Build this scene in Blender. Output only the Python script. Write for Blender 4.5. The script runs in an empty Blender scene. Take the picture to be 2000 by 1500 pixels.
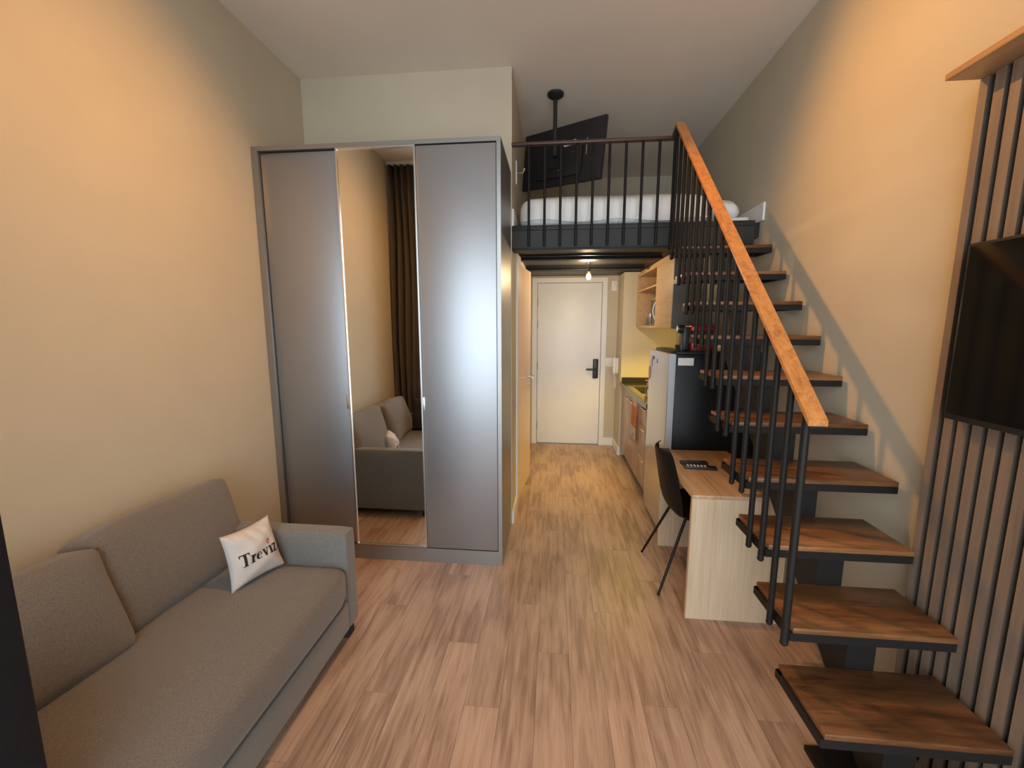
import bpy, bmesh, math, random
from mathutils import Vector, Matrix
random.seed(7)
C = bpy.context.scene.collection
R = math.radians

# ------------------------------------------------------------------ camera, world, lamps, exposure
sc = bpy.context.scene
def cam():
    y, p, r = R(-5.65316251), R(8.20635775), R(-0.03285479)
    f = Vector((math.sin(y)*math.cos(p), math.cos(y)*math.cos(p), -math.sin(p)))
    rt = Vector((math.cos(y), -math.sin(y), 0)); up = rt.cross(f)
    rt2 = math.cos(r)*rt + math.sin(r)*up; up2 = rt2.cross(f)
    m = Matrix((rt2, up2, -f)).transposed().to_4x4()
    m.translation = Vector((0, 0, 1.584))
    c = bpy.data.cameras.new('camera'); o = bpy.data.objects.new('camera', c); C.objects.link(o)
    o.matrix_world = m; c.sensor_width = 36; c.lens = 815.842*36/2000; c.clip_start = 0.01
    sc.camera = o
cam()
sc.view_settings.view_transform = 'Standard'; sc.view_settings.look = 'None'
sc.view_settings.exposure = 0.0; sc.view_settings.gamma = 1.0; sc.view_settings.use_curve_mapping = False
sc.cycles.caustics_reflective = True; sc.cycles.caustics_refractive = False
sc.cycles.max_bounces = 10; sc.cycles.diffuse_bounces = 8; sc.cycles.sample_clamp_indirect = 4.0

w = bpy.data.worlds.new('world'); sc.world = w; w.use_nodes = True
w.node_tree.nodes['Background'].inputs[0].default_value = (0.82, 0.91, 1.0, 1)
w.node_tree.nodes['Background'].inputs[1].default_value = 6.4

def light(name, kind, loc, power, col, target=None, **kw):
    d = bpy.data.lights.new(name, kind); d.energy = power; d.color = col
    for k, v in kw.items(): setattr(d, k, v)
    o = bpy.data.objects.new(name, d); C.objects.link(o); o.location = loc
    if target is not None:
        o.rotation_euler = (Vector(target)-Vector(loc)).to_track_quat('-Z', 'Y').to_euler()
    return o
WARM = (1.0, 0.44, 0.075)
p = light('window_portal', 'AREA', (-0.10, 0.05, 1.5), 1, (1, 1, 1), (-0.10, 2, 1.5), shape='RECTANGLE', size=2.9, size_y=3.0)
p.data.cycles.is_portal = True
light('spot_left', 'SPOT', (-0.40, 1.78, 3.20), 112, WARM, (-1.844, 1.30, 1.15), spot_size=R(118), spot_blend=1.0, shadow_soft_size=0.035)
light('spot_right', 'SPOT', (-0.19, 2.33, 3.262), 128, WARM, (1.418, 1.30, 1.9), spot_size=R(112), spot_blend=0.9, shadow_soft_size=0.02)
light('corridor_bulb_light', 'POINT', (0.331, 4.30, 2.048), 46, (1.0, 0.72, 0.42), shadow_soft_size=0.035)
light('cabinet_strip_light', 'AREA', (1.33, 4.22, 1.535), 36, (1.0, 0.66, 0.06), (1.37, 4.22, 0.9), shape='RECTANGLE', size=0.06, size_y=1.3, spread=R(145))

# ------------------------------------------------------------------ materials
def new_mat(name):
    m = bpy.data.materials.new(name); m.use_nodes = True
    nt = m.node_tree; return m, nt, nt.nodes['Principled BSDF']
def S(b, **k):
    for a, v in k.items():
        b.inputs[a.replace('_', ' ')].default_value = v
def plain(name, col, rough=0.5, metal=0.0, noise=0.0, nscale=20, bump=0.0, bscale=200, spec=0.5, **extra):
    m, nt, b = new_mat(name); n = nt.nodes; l = nt.links
    b.inputs['Roughness'].default_value = rough; b.inputs['Metallic'].default_value = metal
    b.inputs['Specular IOR Level'].default_value = spec
    b.inputs['Base Color'].default_value = (*col, 1)
    tc = n.new('ShaderNodeTexCoord')
    if noise:
        t = n.new('ShaderNodeTexNoise'); t.inputs['Scale'].default_value = nscale; t.inputs['Detail'].default_value = 5
        l.new(tc.outputs['Object'], t.inputs['Vector'])
        r = n.new('ShaderNodeValToRGB'); r.color_ramp.elements[0].position = .3; r.color_ramp.elements[1].position = .7
        r.color_ramp.elements[0].color = (*[c*(1-noise) for c in col], 1); r.color_ramp.elements[1].color = (*[min(1, c*(1+noise)) for c in col], 1)
        l.new(t.outputs['Fac'], r.inputs['Fac']); l.new(r.outputs['Color'], b.inputs['Base Color'])
    if bump:
        t = n.new('ShaderNodeTexNoise'); t.inputs['Scale'].default_value = bscale; t.inputs['Detail'].default_value = 3
        l.new(tc.outputs['Object'], t.inputs['Vector'])
        bp = n.new('ShaderNodeBump'); bp.inputs['Strength'].default_value = bump; bp.inputs['Distance'].default_value = 0.002
        l.new(t.outputs['Fac'], bp.inputs['Height']); l.new(bp.outputs['Normal'], b.inputs['Normal'])
    for k, v in extra.items(): b.inputs[k.replace('_', ' ')].default_value = v
    return m
def wood(name, c1, c2, c3, axis='Y', scale=14, stretch=0.07, rough=0.4, rand=0.0, bump=0.15, blotch=0.0, fine=90, spec=0.5, cathedral=0.0):
    """grain running along one axis; random offset per object"""
    m, nt, b = new_mat(name); n = nt.nodes; l = nt.links
    tc = n.new('ShaderNodeTexCoord'); oi = n.new('ShaderNodeObjectInfo')
    mp = n.new('ShaderNodeMapping'); s = [1, 1, 1]; s['XYZ'.index(axis)] = stretch
    mp.inputs['Scale'].default_value = s
    ad = n.new('ShaderNodeVectorMath'); ad.operation = 'MULTIPLY_ADD'
    l.new(oi.outputs['Random'], ad.inputs[0]); ad.inputs[1].default_value = (37, 91, 53)
    l.new(tc.outputs['Object'], ad.inputs[2])
    l.new(ad.outputs[0], mp.inputs['Vector'])
    t1 = n.new('ShaderNodeTexNoise'); t1.inputs['Scale'].default_value = scale; t1.inputs['Detail'].default_value = 6; t1.inputs['Roughness'].default_value = .62; t1.inputs['Distortion'].default_value = .6
    l.new(mp.outputs[0], t1.inputs['Vector'])
    t2 = n.new('ShaderNodeTexNoise'); t2.inputs['Scale'].default_value = fine; t2.inputs['Detail'].default_value = 4; t2.inputs['Roughness'].default_value = .7
    mp2 = n.new('ShaderNodeMapping'); s2 = [1, 1, 1]; s2['XYZ'.index(axis)] = stretch*.5; mp2.inputs['Scale'].default_value = s2
    l.new(ad.outputs[0], mp2.inputs['Vector']); l.new(mp2.outputs[0], t2.inputs['Vector'])
    mx = n.new('ShaderNodeMix'); mx.inputs['Factor'].default_value = .42
    l.new(t1.outputs['Fac'], mx.inputs['A']); l.new(t2.outputs['Fac'], mx.inputs['B'])
    src = mx.outputs['Result']
    if cathedral:
        wv = n.new('ShaderNodeTexWave'); wv.wave_type = 'RINGS'; wv.inputs['Scale'].default_value = 9; wv.inputs['Distortion'].default_value = 5
        wv.inputs['Detail'].default_value = 4; wv.inputs['Detail Scale'].default_value = 2.2
        mp3 = n.new('ShaderNodeMapping'); s3 = [1.3, 1.3, 1.3]; s3['XYZ'.index(axis)] = .17; mp3.inputs['Scale'].default_value = s3
        l.new(ad.outputs[0], mp3.inputs['Vector']); l.new(mp3.outputs[0], wv.inputs['Vector'])
        m3 = n.new('ShaderNodeMix'); m3.inputs['Factor'].default_value = cathedral
        l.new(src, m3.inputs['A']); l.new(wv.outputs['Fac'], m3.inputs['B']); src = m3.outputs['Result']
    r = n.new('ShaderNodeValToRGB'); e = r.color_ramp.elements
    e[0].position = .36; e[0].color = (*c1, 1); e[1].position = .66; e[1].color = (*c3, 1)
    k = e.new(.5); k.color = (*c2, 1)
    l.new(src, r.inputs['Fac'])
    out = r.outputs['Color']
    if rand or blotch:
        hs = n.new('ShaderNodeHueSaturation')
        mr = n.new('ShaderNodeMapRange'); mr.inputs['To Min'].default_value = 1-rand; mr.inputs['To Max'].default_value = 1+rand
        if blotch:
            t3 = n.new('ShaderNodeTexNoise'); t3.inputs['Scale'].default_value = 5; t3.inputs['Detail'].default_value = 4
            l.new(mp.outputs[0], t3.inputs['Vector']); t3.inputs['Scale'].default_value = 9
            mr.inputs['From Min'].default_value = .3; mr.inputs['From Max'].default_value = .7
            mr.inputs['To Min'].default_value = 1-blotch; mr.inputs['To Max'].default_value = 1+blotch
            l.new(t3.outputs['Fac'], mr.inputs['Value'])
        else: l.new(oi.outputs['Random'], mr.inputs['Value'])
        l.new(mr.outputs[0], hs.inputs['Value']); l.new(out, hs.inputs['Color']); out = hs.outputs[0]
    l.new(out, b.inputs['Base Color'])
    b.inputs['Roughness'].default_value = rough; b.inputs['Specular IOR Level'].default_value = spec
    if bump:
        bp = n.new('ShaderNodeBump'); bp.inputs['Strength'].default_value = bump; bp.inputs['Distance'].default_value = .002
        l.new(src, bp.inputs['Height']); l.new(bp.outputs[0], b.inputs['Normal'])
    return m
def emit(name, col, strength):
    m, nt, b = new_mat(name); b.inputs['Base Color'].default_value = (*col, 1)
    b.inputs['Emission Color'].default_value = (*col, 1); b.inputs['Emission Strength'].default_value = strength
    return m
def glassy(name, col, mixf=0.12):
    m, nt, b = new_mat(name); n = nt.nodes; l = nt.links
    tr = n.new('ShaderNodeBsdfTransparent'); tr.inputs[0].default_value = (*col, 1)
    gl = n.new('ShaderNodeBsdfGlossy'); gl.inputs['Roughness'].default_value = .03
    mx = n.new('ShaderNodeMixShader'); mx.inputs[0].default_value = mixf
    l.new(tr.outputs[0], mx.inputs[1]); l.new(gl.outputs[0], mx.inputs[2])
    l.new(mx.outputs[0], n['Material Output'].inputs['Surface'])
    return m
M = {}
M['wall'] = plain('wall_paint', (.55, .49, .37), .85, noise=.03, nscale=3, bump=.25, bscale=160)
M['ceiling'] = plain('ceiling_paint', (.78, .70, .60), .9, noise=.02, nscale=3, bump=.12, bscale=120)
M['white'] = plain('white_paint', (.78, .78, .76), .45)
M['door_white'] = plain('entrance_door_paint', (.86, .87, .88), .4, noise=.02, nscale=4)
M['bath_door'] = wood('bathroom_door_laminate', (.68, .50, .36), (.74, .56, .41), (.80, .62, .46), 'Z', 10, .05, .35, bump=.05)
M['plank'] = wood('vinyl_oak_plank', (.26, .16, .108), (.43, .28, .198), (.54, .375, .272), 'Y', 30, .05, .38, rand=.06, bump=.12, cathedral=.14, fine=210, spec=.5)
M['subfloor'] = plain('dark_subfloor', (.07, .05, .04), .8)
M['grey_lam'] = plain('grey_satin_wardrobe_lacquer', (.38, .395, .415), .43, .88, bump=.02, bscale=90)
M['grey_carc'] = plain('grey_wardrobe_carcass', (.33, .325, .31), .38, .8)
M['alu'] = plain('brushed_aluminium', (.80, .78, .74), .28, 1.0)
M['mirror'] = plain('mirror_silver', (.82, .83, .80), .0, 1.0)
M['black'] = plain('black_painted_steel', (.014, .0125, .0115), .5, spec=.2, bump=.1, bscale=90)
M['black_soft'] = plain('black_matte_plastic', (.016, .016, .017), .42)
M['screen'] = plain('dark_glass_screen', (.005, .005, .005), .1, spec=.28)
M['fascia'] = plain('charcoal_fascia', (.030, .030, .028), .55, spec=.3, noise=.1, nscale=8)
M['tread'] = wood('stained_wood_tread', (.075, .030, .012), (.165, .069, .025), (.27, .125, .050), 'X', 9, .20, .34, blotch=.30, bump=.08, fine=80)
M['handrail'] = wood('orange_wood_handrail', (.32, .115, .030), (.50, .205, .058), (.60, .27, .085), 'Y', 30, .08, .33, bump=.1)
M['darkrail'] = wood('dark_wood_rail', (.045, .024, .016), (.075, .040, .026), (.11, .06, .04), 'X', 30, .08, .4)
M['oak_v'] = wood('light_oak_laminate_upright', (.50, .365, .225), (.60, .45, .295), (.67, .53, .37), 'Z', 16, .06, .5, bump=.08, fine=80)
M['oak_top'] = wood('light_oak_laminate_top', (.36, .215, .11), (.50, .32, .175), (.60, .40, .235), 'Y', 16, .06, .38, bump=.08, fine=80)
M['oak_cab'] = wood('oak_cabinet_laminate', (.42, .26, .12), (.52, .34, .17), (.60, .41, .22), 'Y', 16, .06, .45, bump=.05)
M['shelf'] = wood('oak_wall_shelf_board', (.36, .20, .09), (.46, .27, .13), (.55, .35, .18), 'Y', 16, .06, .45)
M['slat'] = wood('taupe_wood_slat', (.17, .118, .084), (.20, .142, .102), (.235, .17, .124), 'Z', 30, .05, .5)
M['slat_back'] = plain('dark_slat_backing', (.035, .026, .02), .8)
M['slat_side'] = plain('dark_slat_side', (.075, .055, .041), .7)
M['fabric'] = plain('grey_woven_fabric', (.17, .16, .142), .95, noise=.26, nscale=230, bump=.7, bscale=330, Sheen_Weight=.3)
M['fabric2'] = plain('grey_brown_woven_fabric', (.16, .138, .114), .95, noise=.26, nscale=230, bump=.7, bscale=330, Sheen_Weight=.3)
M['cotton'] = plain('white_cotton', (.60, .56, .53), .9, noise=.03, nscale=10, bump=.4, bscale=60)
M['ink'] = plain('black_print', (.012, .012, .012), .8)
M['redink'] = plain('red_print', (.45, .03, .04), .8)
M['darkfab'] = plain('dark_cushion_fabric', (.028, .027, .030), .95, noise=.2, nscale=200, bump=.6, bscale=300)
M['curtain'] = plain('taupe_curtain_cloth', (.20, .165, .135), .9, noise=.06, nscale=120, bump=.3, bscale=300)
M['mattress'] = plain('white_quilted_mattress', (.80, .79, .76), .85, noise=.02, nscale=9, bump=.5, bscale=26)
M['steel'] = plain('stainless_steel', (.55, .55, .56), .16, 1.0, bump=.02, bscale=60)
M['steel_edge'] = plain('silver_door_edge', (.42, .44, .44), .35, .6)
M['fridge_black'] = plain('glossy_black_panel', (.006, .006, .006), .35, spec=.2)
M['label'] = plain('white_label_paper', (.75, .74, .72), .7, noise=.08, nscale=60)
M['red'] = plain('glossy_red_plastic', (.30, .006, .010), .22)
M['chrome'] = plain('chrome', (.7, .7, .7), .12, 1.0)
M['cab_wood'] = wood('taupe_brown_cabinet_front', (.30, .205, .155), (.355, .25, .19), (.40, .285, .22), 'Z', 12, .05, .28, bump=.02, spec=.6)
M['cab_grey'] = plain('grey_brown_cabinet_side', (.105, .088, .072), .5)
M['granite'] = plain('dark_granite', (.035, .033, .032), .14, noise=.5, nscale=120)
M['gold'] = plain('pale_gold_handle', (.82, .62, .38), .25, .9)
M['grey_metal'] = plain('grey_hinge', (.25, .25, .24), .4, .8)
M['bulb'] = emit('amber_bulb_glow', (1.0, .55, .12), 9)
M['ledstrip'] = emit('yellow_led_strip', (1.0, .80, .22), 9)
M['lampglow'] = emit('warm_lamp_face', (1.0, .66, .3), 10)
M['glass'] = glassy('clear_glass', (.93, .95, .94))
M['window_glass'] = glassy('window_pane_glass', (.95, .98, 1.0), .05)
M['amberglass'] = glassy('pale_amber_liquid_glass', (.85, .72, .42), .25)
M['frame_dark'] = plain('dark_blue_grey_frame', (.012, .013, .018), .6, spec=.2, noise=.15, nscale=300)
M['pink'] = plain('pink_plastic', (.62, .30, .30), .5)
M['orange_cloth'] = plain('orange_cotton', (.75, .30, .17), .9, noise=.12, nscale=30)
M['white_cloth'] = plain('white_cotton_towel', (.75, .72, .68), .9)
M['peach_cloth'] = plain('peach_cotton', (.72, .46, .33), .9)
M['teal'] = plain('teal_print', (.20, .42, .42), .8)
M['balcony'] = plain('baffle_slab_grey', (.42, .42, .40), .7)
M['rubber'] = plain('black_rubber', (.02, .02, .02), .8)
M['art'] = plain('white_line_print', (.75, .75, .75), .8)

# ------------------------------------------------------------------ mesh helpers
def box(bm, x0, x1, y0, y1, z0, z1, mat=None, bev=0.0, seg=2):
    m = Matrix.Translation(((x0+x1)/2, (y0+y1)/2, (z0+z1)/2)) @ Matrix.Diagonal((abs(x1-x0), abs(y1-y0), abs(z1-z0), 1))
    if mat is not None: m = mat @ m
    r = bmesh.ops.create_cube(bm, size=1, matrix=m)
    if bev:
        es = list({e for v in r['verts'] for e in v.link_edges})
        bmesh.ops.bevel(bm, geom=es, offset=bev, segments=seg, affect='EDGES', profile=.5, clamp_overlap=True)
def tube(bm, a, b, r0, r1=None, n=12):
    a = Vector(a); b = Vector(b); d = b-a
    m = Matrix.Translation((a+b)/2) @ d.to_track_quat('Z', 'Y').to_matrix().to_4x4()
    bmesh.ops.create_cone(bm, cap_ends=True, segments=n, radius1=r0, radius2=r0 if r1 is None else r1, depth=d.length, matrix=m)
def sphere(bm, c, r, s=(1, 1, 1), u=20, v=12):
    bmesh.ops.create_uvsphere(bm, u_segments=u, v_segments=v, radius=r, matrix=Matrix.Translation(c) @ Matrix.Diagonal((*s, 1)))
def poly_tube(bm, pts, r, n=8):
    for a, b in zip(pts[:-1], pts[1:]): tube(bm, a, b, r, n=n)
    for p in pts[1:-1]: sphere(bm, p, r, u=n, v=6)
def prism(bm, pts, axis, lo, hi):
    """extrude polygon pts along axis; pts are the two other coordinates in xyz order"""
    def P(p, t):
        c = list(p); c.insert('xyz'.index(axis), t); return c
    a = [bm.verts.new(P(p, lo)) for p in pts]; b = [bm.verts.new(P(p, hi)) for p in pts]
    bm.faces.new(a); bm.faces.new(b[::-1]); n = len(pts)
    for i in range(n): bm.faces.new((a[i], b[i], b[(i+1) % n], a[(i+1) % n]))
    bmesh.ops.recalc_face_normals(bm, faces=bm.faces)
def lathe(bm, c, prof, n=20):
    rings = []
    for r, z in prof:
        rings.append([bm.verts.new((c[0]+r*math.cos(2*math.pi*k/n), c[1]+r*math.sin(2*math.pi*k/n), c[2]+z)) for k in range(n)])
    for a, b in zip(rings[:-1], rings[1:]):
        for k in range(n): bm.faces.new((a[k], a[(k+1) % n], b[(k+1) % n], b[k]))
    bm.faces.new(rings[0][::-1]); bm.faces.new(rings[-1])
def obj(name, bm, mat, parent=None, smooth=False, label=None, auto=True):
    me = bpy.data.meshes.new(name)
    o = bpy.data.objects.new(name, me); C.objects.link(o)
    org = Vector((0, 0, 0))
    if parent is not None:
        org = parent['_w'] if '_w' in parent else Vector((0, 0, 0)); org = Vector(org); o.parent = parent
    bmesh.ops.translate(bm, verts=bm.verts, vec=-org)
    bm.to_mesh(me); bm.free(); me.materials.append(M[mat])
    if smooth:
        for p in me.polygons: p.use_smooth = True
        if auto: me.set_sharp_from_angle(angle=R(40))
    o['_w'] = tuple(org)
    if label: o['label'] = label
    return o
def B(): return bmesh.new()
def thing(name, label, cat, loc=(0, 0, 0), group=None):
    o = bpy.data.objects.new(name, None); C.objects.link(o); o.location = loc; o.empty_display_size = .1
    o['_w'] = tuple(loc); o['label'] = label; o['category'] = cat
    if group: o['group'] = group
    return o
def single(name, bm, mat, label, cat, loc, smooth=True, group=None):
    bmesh.ops.translate(bm, verts=bm.verts, vec=-Vector(loc))
    me = bpy.data.meshes.new(name); bm.to_mesh(me); bm.free(); me.materials.append(M[mat])
    if smooth:
        for p in me.polygons: p.use_smooth = True
        me.set_sharp_from_angle(angle=R(40))
    o = bpy.data.objects.new(name, me); C.objects.link(o); o.location = loc
    o['_w'] = tuple(loc); o['label'] = label; o['category'] = cat
    if group: o['group'] = group
    return o
def struct(name, bm, mat, label=None):
    o = obj(name, bm, mat); o['kind'] = 'structure'
    if label: o['label'] = label
    return o
def bx(name, mat, parent, *a, bev=0.0, seg=2, label=None, smooth=None):
    bm = B(); box(bm, *a, bev=bev, seg=seg); return obj(name, bm, mat, parent, smooth=bool(bev) if smooth is None else smooth, label=label)

XL, XR, H, Y0, YB = -1.844, 1.418, 3.33, 0.13, 5.45
T = .12
# ------------------------------------------------------------------ the room shell
bm = B(); box(bm, XL-T, XR+T, Y0-.2, YB+T, -.12, -.004); floor = struct('floor', bm, 'subfloor', 'brown oak-look vinyl plank floor of the room and corridor')
pw, pl = .149, 1.22
plank_me = None
ncol = int((XR-XL)/pw)+2
for i in range(ncol):
    off = (i*.37 % 1)*pl + (.11 if i % 2 else 0)
    x0 = XL + i*pw; x1 = min(x0+pw, XR)
    if x1-x0 < .01: continue
    y = Y0-.2-off
    while y < YB:
        a = max(y, Y0-.2); b_ = min(y+pl, YB)
        if b_-a > .02 and not (x1 < -.35 and a > 3.13):
            full = abs(b_-a-pl) < 1e-6 and abs(x1-x0-pw) < 1e-6
            if full and plank_me is not None:
                o = bpy.data.objects.new('plank', plank_me); C.objects.link(o)
            else:
                bmp = B(); box(bmp, .0005, x1-x0-.0005, .0005, b_-a-.0005, -.004, 0)
                me = bpy.data.meshes.new('plank'); bmp.to_mesh(me); bmp.free(); me.materials.append(M['plank'])
                o = bpy.data.objects.new('plank', me); C.objects.link(o)
                if full: plank_me = me
            o.location = (x0, a, 0); o.parent = floor
        y += pl
bm = B(); box(bm, XL-T, XR+T, Y0-.2, YB+T, H, H+.12); struct('ceiling', bm, 'ceiling', 'plain beige painted ceiling over the high room')
bm = B(); box(bm, XL-T, XL, Y0-.2, 3.13+T, 0, H); struct('wall_left', bm, 'wall', 'beige painted wall behind the grey sofa')
bm = B(); box(bm, XR, XR+T, Y0-.2, YB+T, 0, H); struct('wall_right', bm, 'wall', 'beige painted wall beside the staircase')
bm = B(); box(bm, XL, -.43, 3.13, 3.13+T, 0, H); box(bm, -.43, -.31, 3.13, 3.52, 0, H); box(bm, -.43, -.31, 3.52, 4.27, 2.10, H); box(bm, -.43, -.31, 4.27, YB, 0, H)
struct('wall_corridor', bm, 'wall', 'painted wall above the wardrobe that turns into the corridor')
bm = B()
box(bm, -.31, -.245, YB, YB+T, 0, H); box(bm, .635, XR, YB, YB+T, 0, H); box(bm, -.245, .635, YB, YB+T, 2.13, H)
struct('wall_back', bm, 'wall', 'grey-green painted wall around the entrance door')
bm = B(); box(bm, .80, XR, 5.03, YB, 0, 2.17, bev=.0); struct('wall_column', bm, 'wall', 'painted wall stub closing the kitchenette beside the entrance door')
# window wall behind the viewer
bm = B()
box(bm, XL, -1.55, Y0-.2, Y0+.06, 0, H); box(bm, 1.34, XR, Y0-.2, Y0+.06, 0, H); box(bm, -1.55, 1.34, Y0-.2, Y0+.06, 3.0, H)
struct('wall_front', bm, 'wall', 'wall around the balcony door behind the viewpoint')
bm = B(); box(bm, -3.2, 3.2, -2.6, Y0-.2, -.14, -.01); struct('floor_balcony_baffle', bm, 'balcony', 'unseen grey slab added outside the window wall to block light from below')  # out-of-view slab, added to keep light from coming up from below
bm = B(); box(bm, -1.98, -1.86, -2.3, Y0-.201, 0, 3.33); box(bm, 1.44, 1.56, -2.3, Y0-.201, 0, 3.33)
struct('wall_balcony_baffle', bm, 'wall', 'unseen side walls added outside the window to cut grazing skylight')  # out-of-view walls, added to narrow the skylight reaching the window
bm = B(); box(bm, -1.98, 1.56, -2.3, Y0-.201, 3.331, 3.45); struct('ceiling_balcony_baffle', bm, 'ceiling', 'unseen slab added overhead outside the window to cut skylight')  # out-of-view cover, added together with the side walls to limit skylight
# sliding window: dark stiles, glass panes
win = thing('window_1', 'dark-framed sliding balcony window at the left edge beside the sofa', 'window', (-.85, .17, 0))
del win['category']; win['kind'] = 'structure'
for x0, x1 in ((-1.55, -1.48), (-.41, -.325), (1.27, 1.34)):
    bx('stile', 'frame_dark', win, x0, x1, .13, .205, 0.0, 3.0, bev=.004)
bx('rail', 'frame_dark', win, -1.48, -.41, .13, .20, 0, .08); bx('rail', 'frame_dark', win, -1.48, 1.27, .13, .20, 2.93, 3.0)
bx('pane', 'window_glass', win, -1.48, -.41, .160, .166, .08, 2.93)
# baseboards
bm = B(); box(bm, -.31, -.296, 3.135, 3.46, 0, .10); struct('baseboard_corridor', bm, 'white', 'short white baseboard between wardrobe and bathroom door')
bm = B(); box(bm, .665, .80, YB-.014, YB, 0, .10); box(bm, .786, .80, 5.03, YB-.014, 0, .10); box(bm, .786, .818, 5.016, 5.03, 0, .10)
struct('baseboard_back', bm, 'white', 'white baseboard right of the entrance door')
bm = B(); box(bm, XR-.014, XR, 3.13, YB, 2.283, 2.40); struct('baseboard_loft', bm, 'white', 'white baseboard along the right wall of the loft')
bm = B(); box(bm, -.31, -.296, 3.13, YB, 2.283, 2.40); struct('baseboard_loft_left', bm, 'white', 'white baseboard along the left wall of the loft')
# entrance door
d1 = thing('door_1', 'white entrance door with black smart lock at the end of the corridor', 'door', (.196, YB, 0))
del d1['category']; d1['kind'] = 'structure'
bm = B(); box(bm, -.277, -.213, YB-.02, YB+.05, 0, 2.155); box(bm, .605, .667, YB-.02, YB+.05, 0, 2.155); box(bm, -.213, .605, YB-.02, YB+.05, 2.097, 2.155)
obj('door_frame', bm, 'white', d1)
bx('backing', 'grey_metal', d1, -.245, .635, YB+.06, YB+.10, 0, 2.13)  # hidden panel added behind the leaf to stop sky light leaking through gaps
leaf = bx('door_leaf', 'door_white', d1, -.207, .600, YB-.002, YB+.04, .008, 2.092, bev=.003)
bx('threshold', 'grey_metal', d1, -.213, .605, YB-.02, YB+.05, 0, .007)
for z in (1.86, 1.57, 1.04, .25):
    bm = B(); tube(bm, (-.210, YB-.012, z-.05), (-.210, YB-.012, z+.05), .008); obj('hinge', bm, 'grey_metal', d1, True)
lk = bx('smart_lock', 'black_soft', d1, .508, .576, YB-.032, YB-.002, .885, 1.135, bev=.012, seg=3, label='black lock plate')
bm = B(); tube(bm, (.542, YB-.03, 1.005), (.542, YB-.07, 1.005), .012); box(bm, .42, .554, YB-.078, YB-.060, .993, 1.017, bev=.006); obj('lever', bm, 'black_soft', lk, True)
# bathroom door, ajar
d2 = thing('door_2', 'peach-toned bathroom door slightly ajar on the left of the corridor', 'door', (-.31, 3.55, 0))
del d2['category']; d2['kind'] = 'structure'
bm = B(); box(bm, -.42, -.298, 3.47, 3.535, 0, 2.15); box(bm, -.42, -.298, 4.255, 4.32, 0, 2.15); box(bm, -.42, -.298, 3.535, 4.255, 2.095, 2.15); obj('door_frame', bm, 'white', d2)
rot = Matrix.Translation((-.312, 3.545, 0)) @ Matrix.Rotation(R(-6.4), 4, 'Z')
bm = B(); box(bm, -.032, .003, 0, .70, .008, 2.085, mat=rot); lf = obj('door_leaf', bm, 'bath_door', d2)
bm = B()
for s, xx in ((1, .003),):
    tube(bm, rot @ Vector((xx, .64, 1.06)), rot @ Vector((xx+.05, .64, 1.06)), .011)
    tube(bm, rot @ Vector((xx+.05, .645, 1.06)), rot @ Vector((xx+.05, .53, 1.06)), .009)
    tube(bm, rot @ Vector((xx, .64, 1.06)), rot @ Vector((xx+.006, .64, 1.06)), .026)
    tube(bm, rot @ Vector((xx, .64, .985)), rot @ Vector((xx+.01, .64, .985)), .018)
obj('door_handle', bm, 'chrome', lf, True)

# ------------------------------------------------------------------ loft
loft = thing('loft_platform', 'black steel loft platform carrying the bed above the corridor', 'loft', (.53, 3.13, 2.12))
bx('deck', 'black_soft', loft, -.309, XR-.001, 3.19, YB-.001, 2.18, 2.280)
bx('fascia', 'fascia', loft, -.305, 1.36, 3.13, 3.19, 2.128, 2.248)
bx('trim_strip', 'fascia', loft, -.305, 1.36, 3.126, 3.19, 2.250, 2.283, bev=.002)
bx('flange', 'black', loft, -.305, .80, 3.118, 3.24, 2.108, 2.126)
for y in (3.86, 4.58):
    bm = B(); box(bm, -.30, .93, y, y+.008, 2.15, 2.178); box(bm, -.30, .93, y-.05, y+.05, 2.14, 2.15); obj('beam', bm, 'black', loft)
bx('beam', 'black', loft, -.30, .93, 3.45, 3.53, 2.165, 2.178)
# loft railing
rl = thing('loft_railing', 'black loft railing with thin dark wood top rail in front of the bed', 'railing', (.25, 3.11, 2.14))
bx('top_rail', 'darkrail', rl, -.309, .772, 3.095, 3.14, 2.812, 2.832, bev=.004)
for k in range(9):
    x = -.187+.1108*k
    bm = B(); tube(bm, (x, 3.112, 2.135), (x, 3.112, 2.815), .0095, n=10); obj('baluster', bm, 'black', rl, True)

# ------------------------------------------------------------------ staircase
st = thing('staircase', 'open staircase of stained wood treads on a black sawtooth stringer by the wall', 'staircase', (1.05, 1.0, 0))
RISE, RUN = .19, .1975
XTL = .812
def yf(k): return 1.162+RUN*(k-2)
TD = .262
railz = lambda y: 1.272+.93*(y-1.318)
for k in range(1, 12):
    xr = 1.322 if k <= 4 else 1.395
    z = RISE*k; y = yf(k)
    td = TD if k < 11 else .20
    t = bx('tread', 'tread', st, XTL+.004, xr, y, y+td, z-.020, z, bev=.003)
    bm = B()
    e = .004 if k % 1 == 0 else 0
    box(bm, XTL-.004, xr, y+.002, y+.030, z-.050, z-.0205)          # front angle
    box(bm, XTL-.004, XTL+.022, y+.030, y+td, z-.050, z-.0205)      # left angle
    box(bm, XTL-.004, xr, y+td-.028, y+td, z-.050, z-.0205)
    box(bm, xr-.026, xr, y+.03, y+td-.03, z-.050, z-.0205)
    box(bm, .98, 1.12, y+.03, y+td-.03, z-.046, z-.0205)
    obj('tread_frame', bm, 'black', t)
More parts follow.
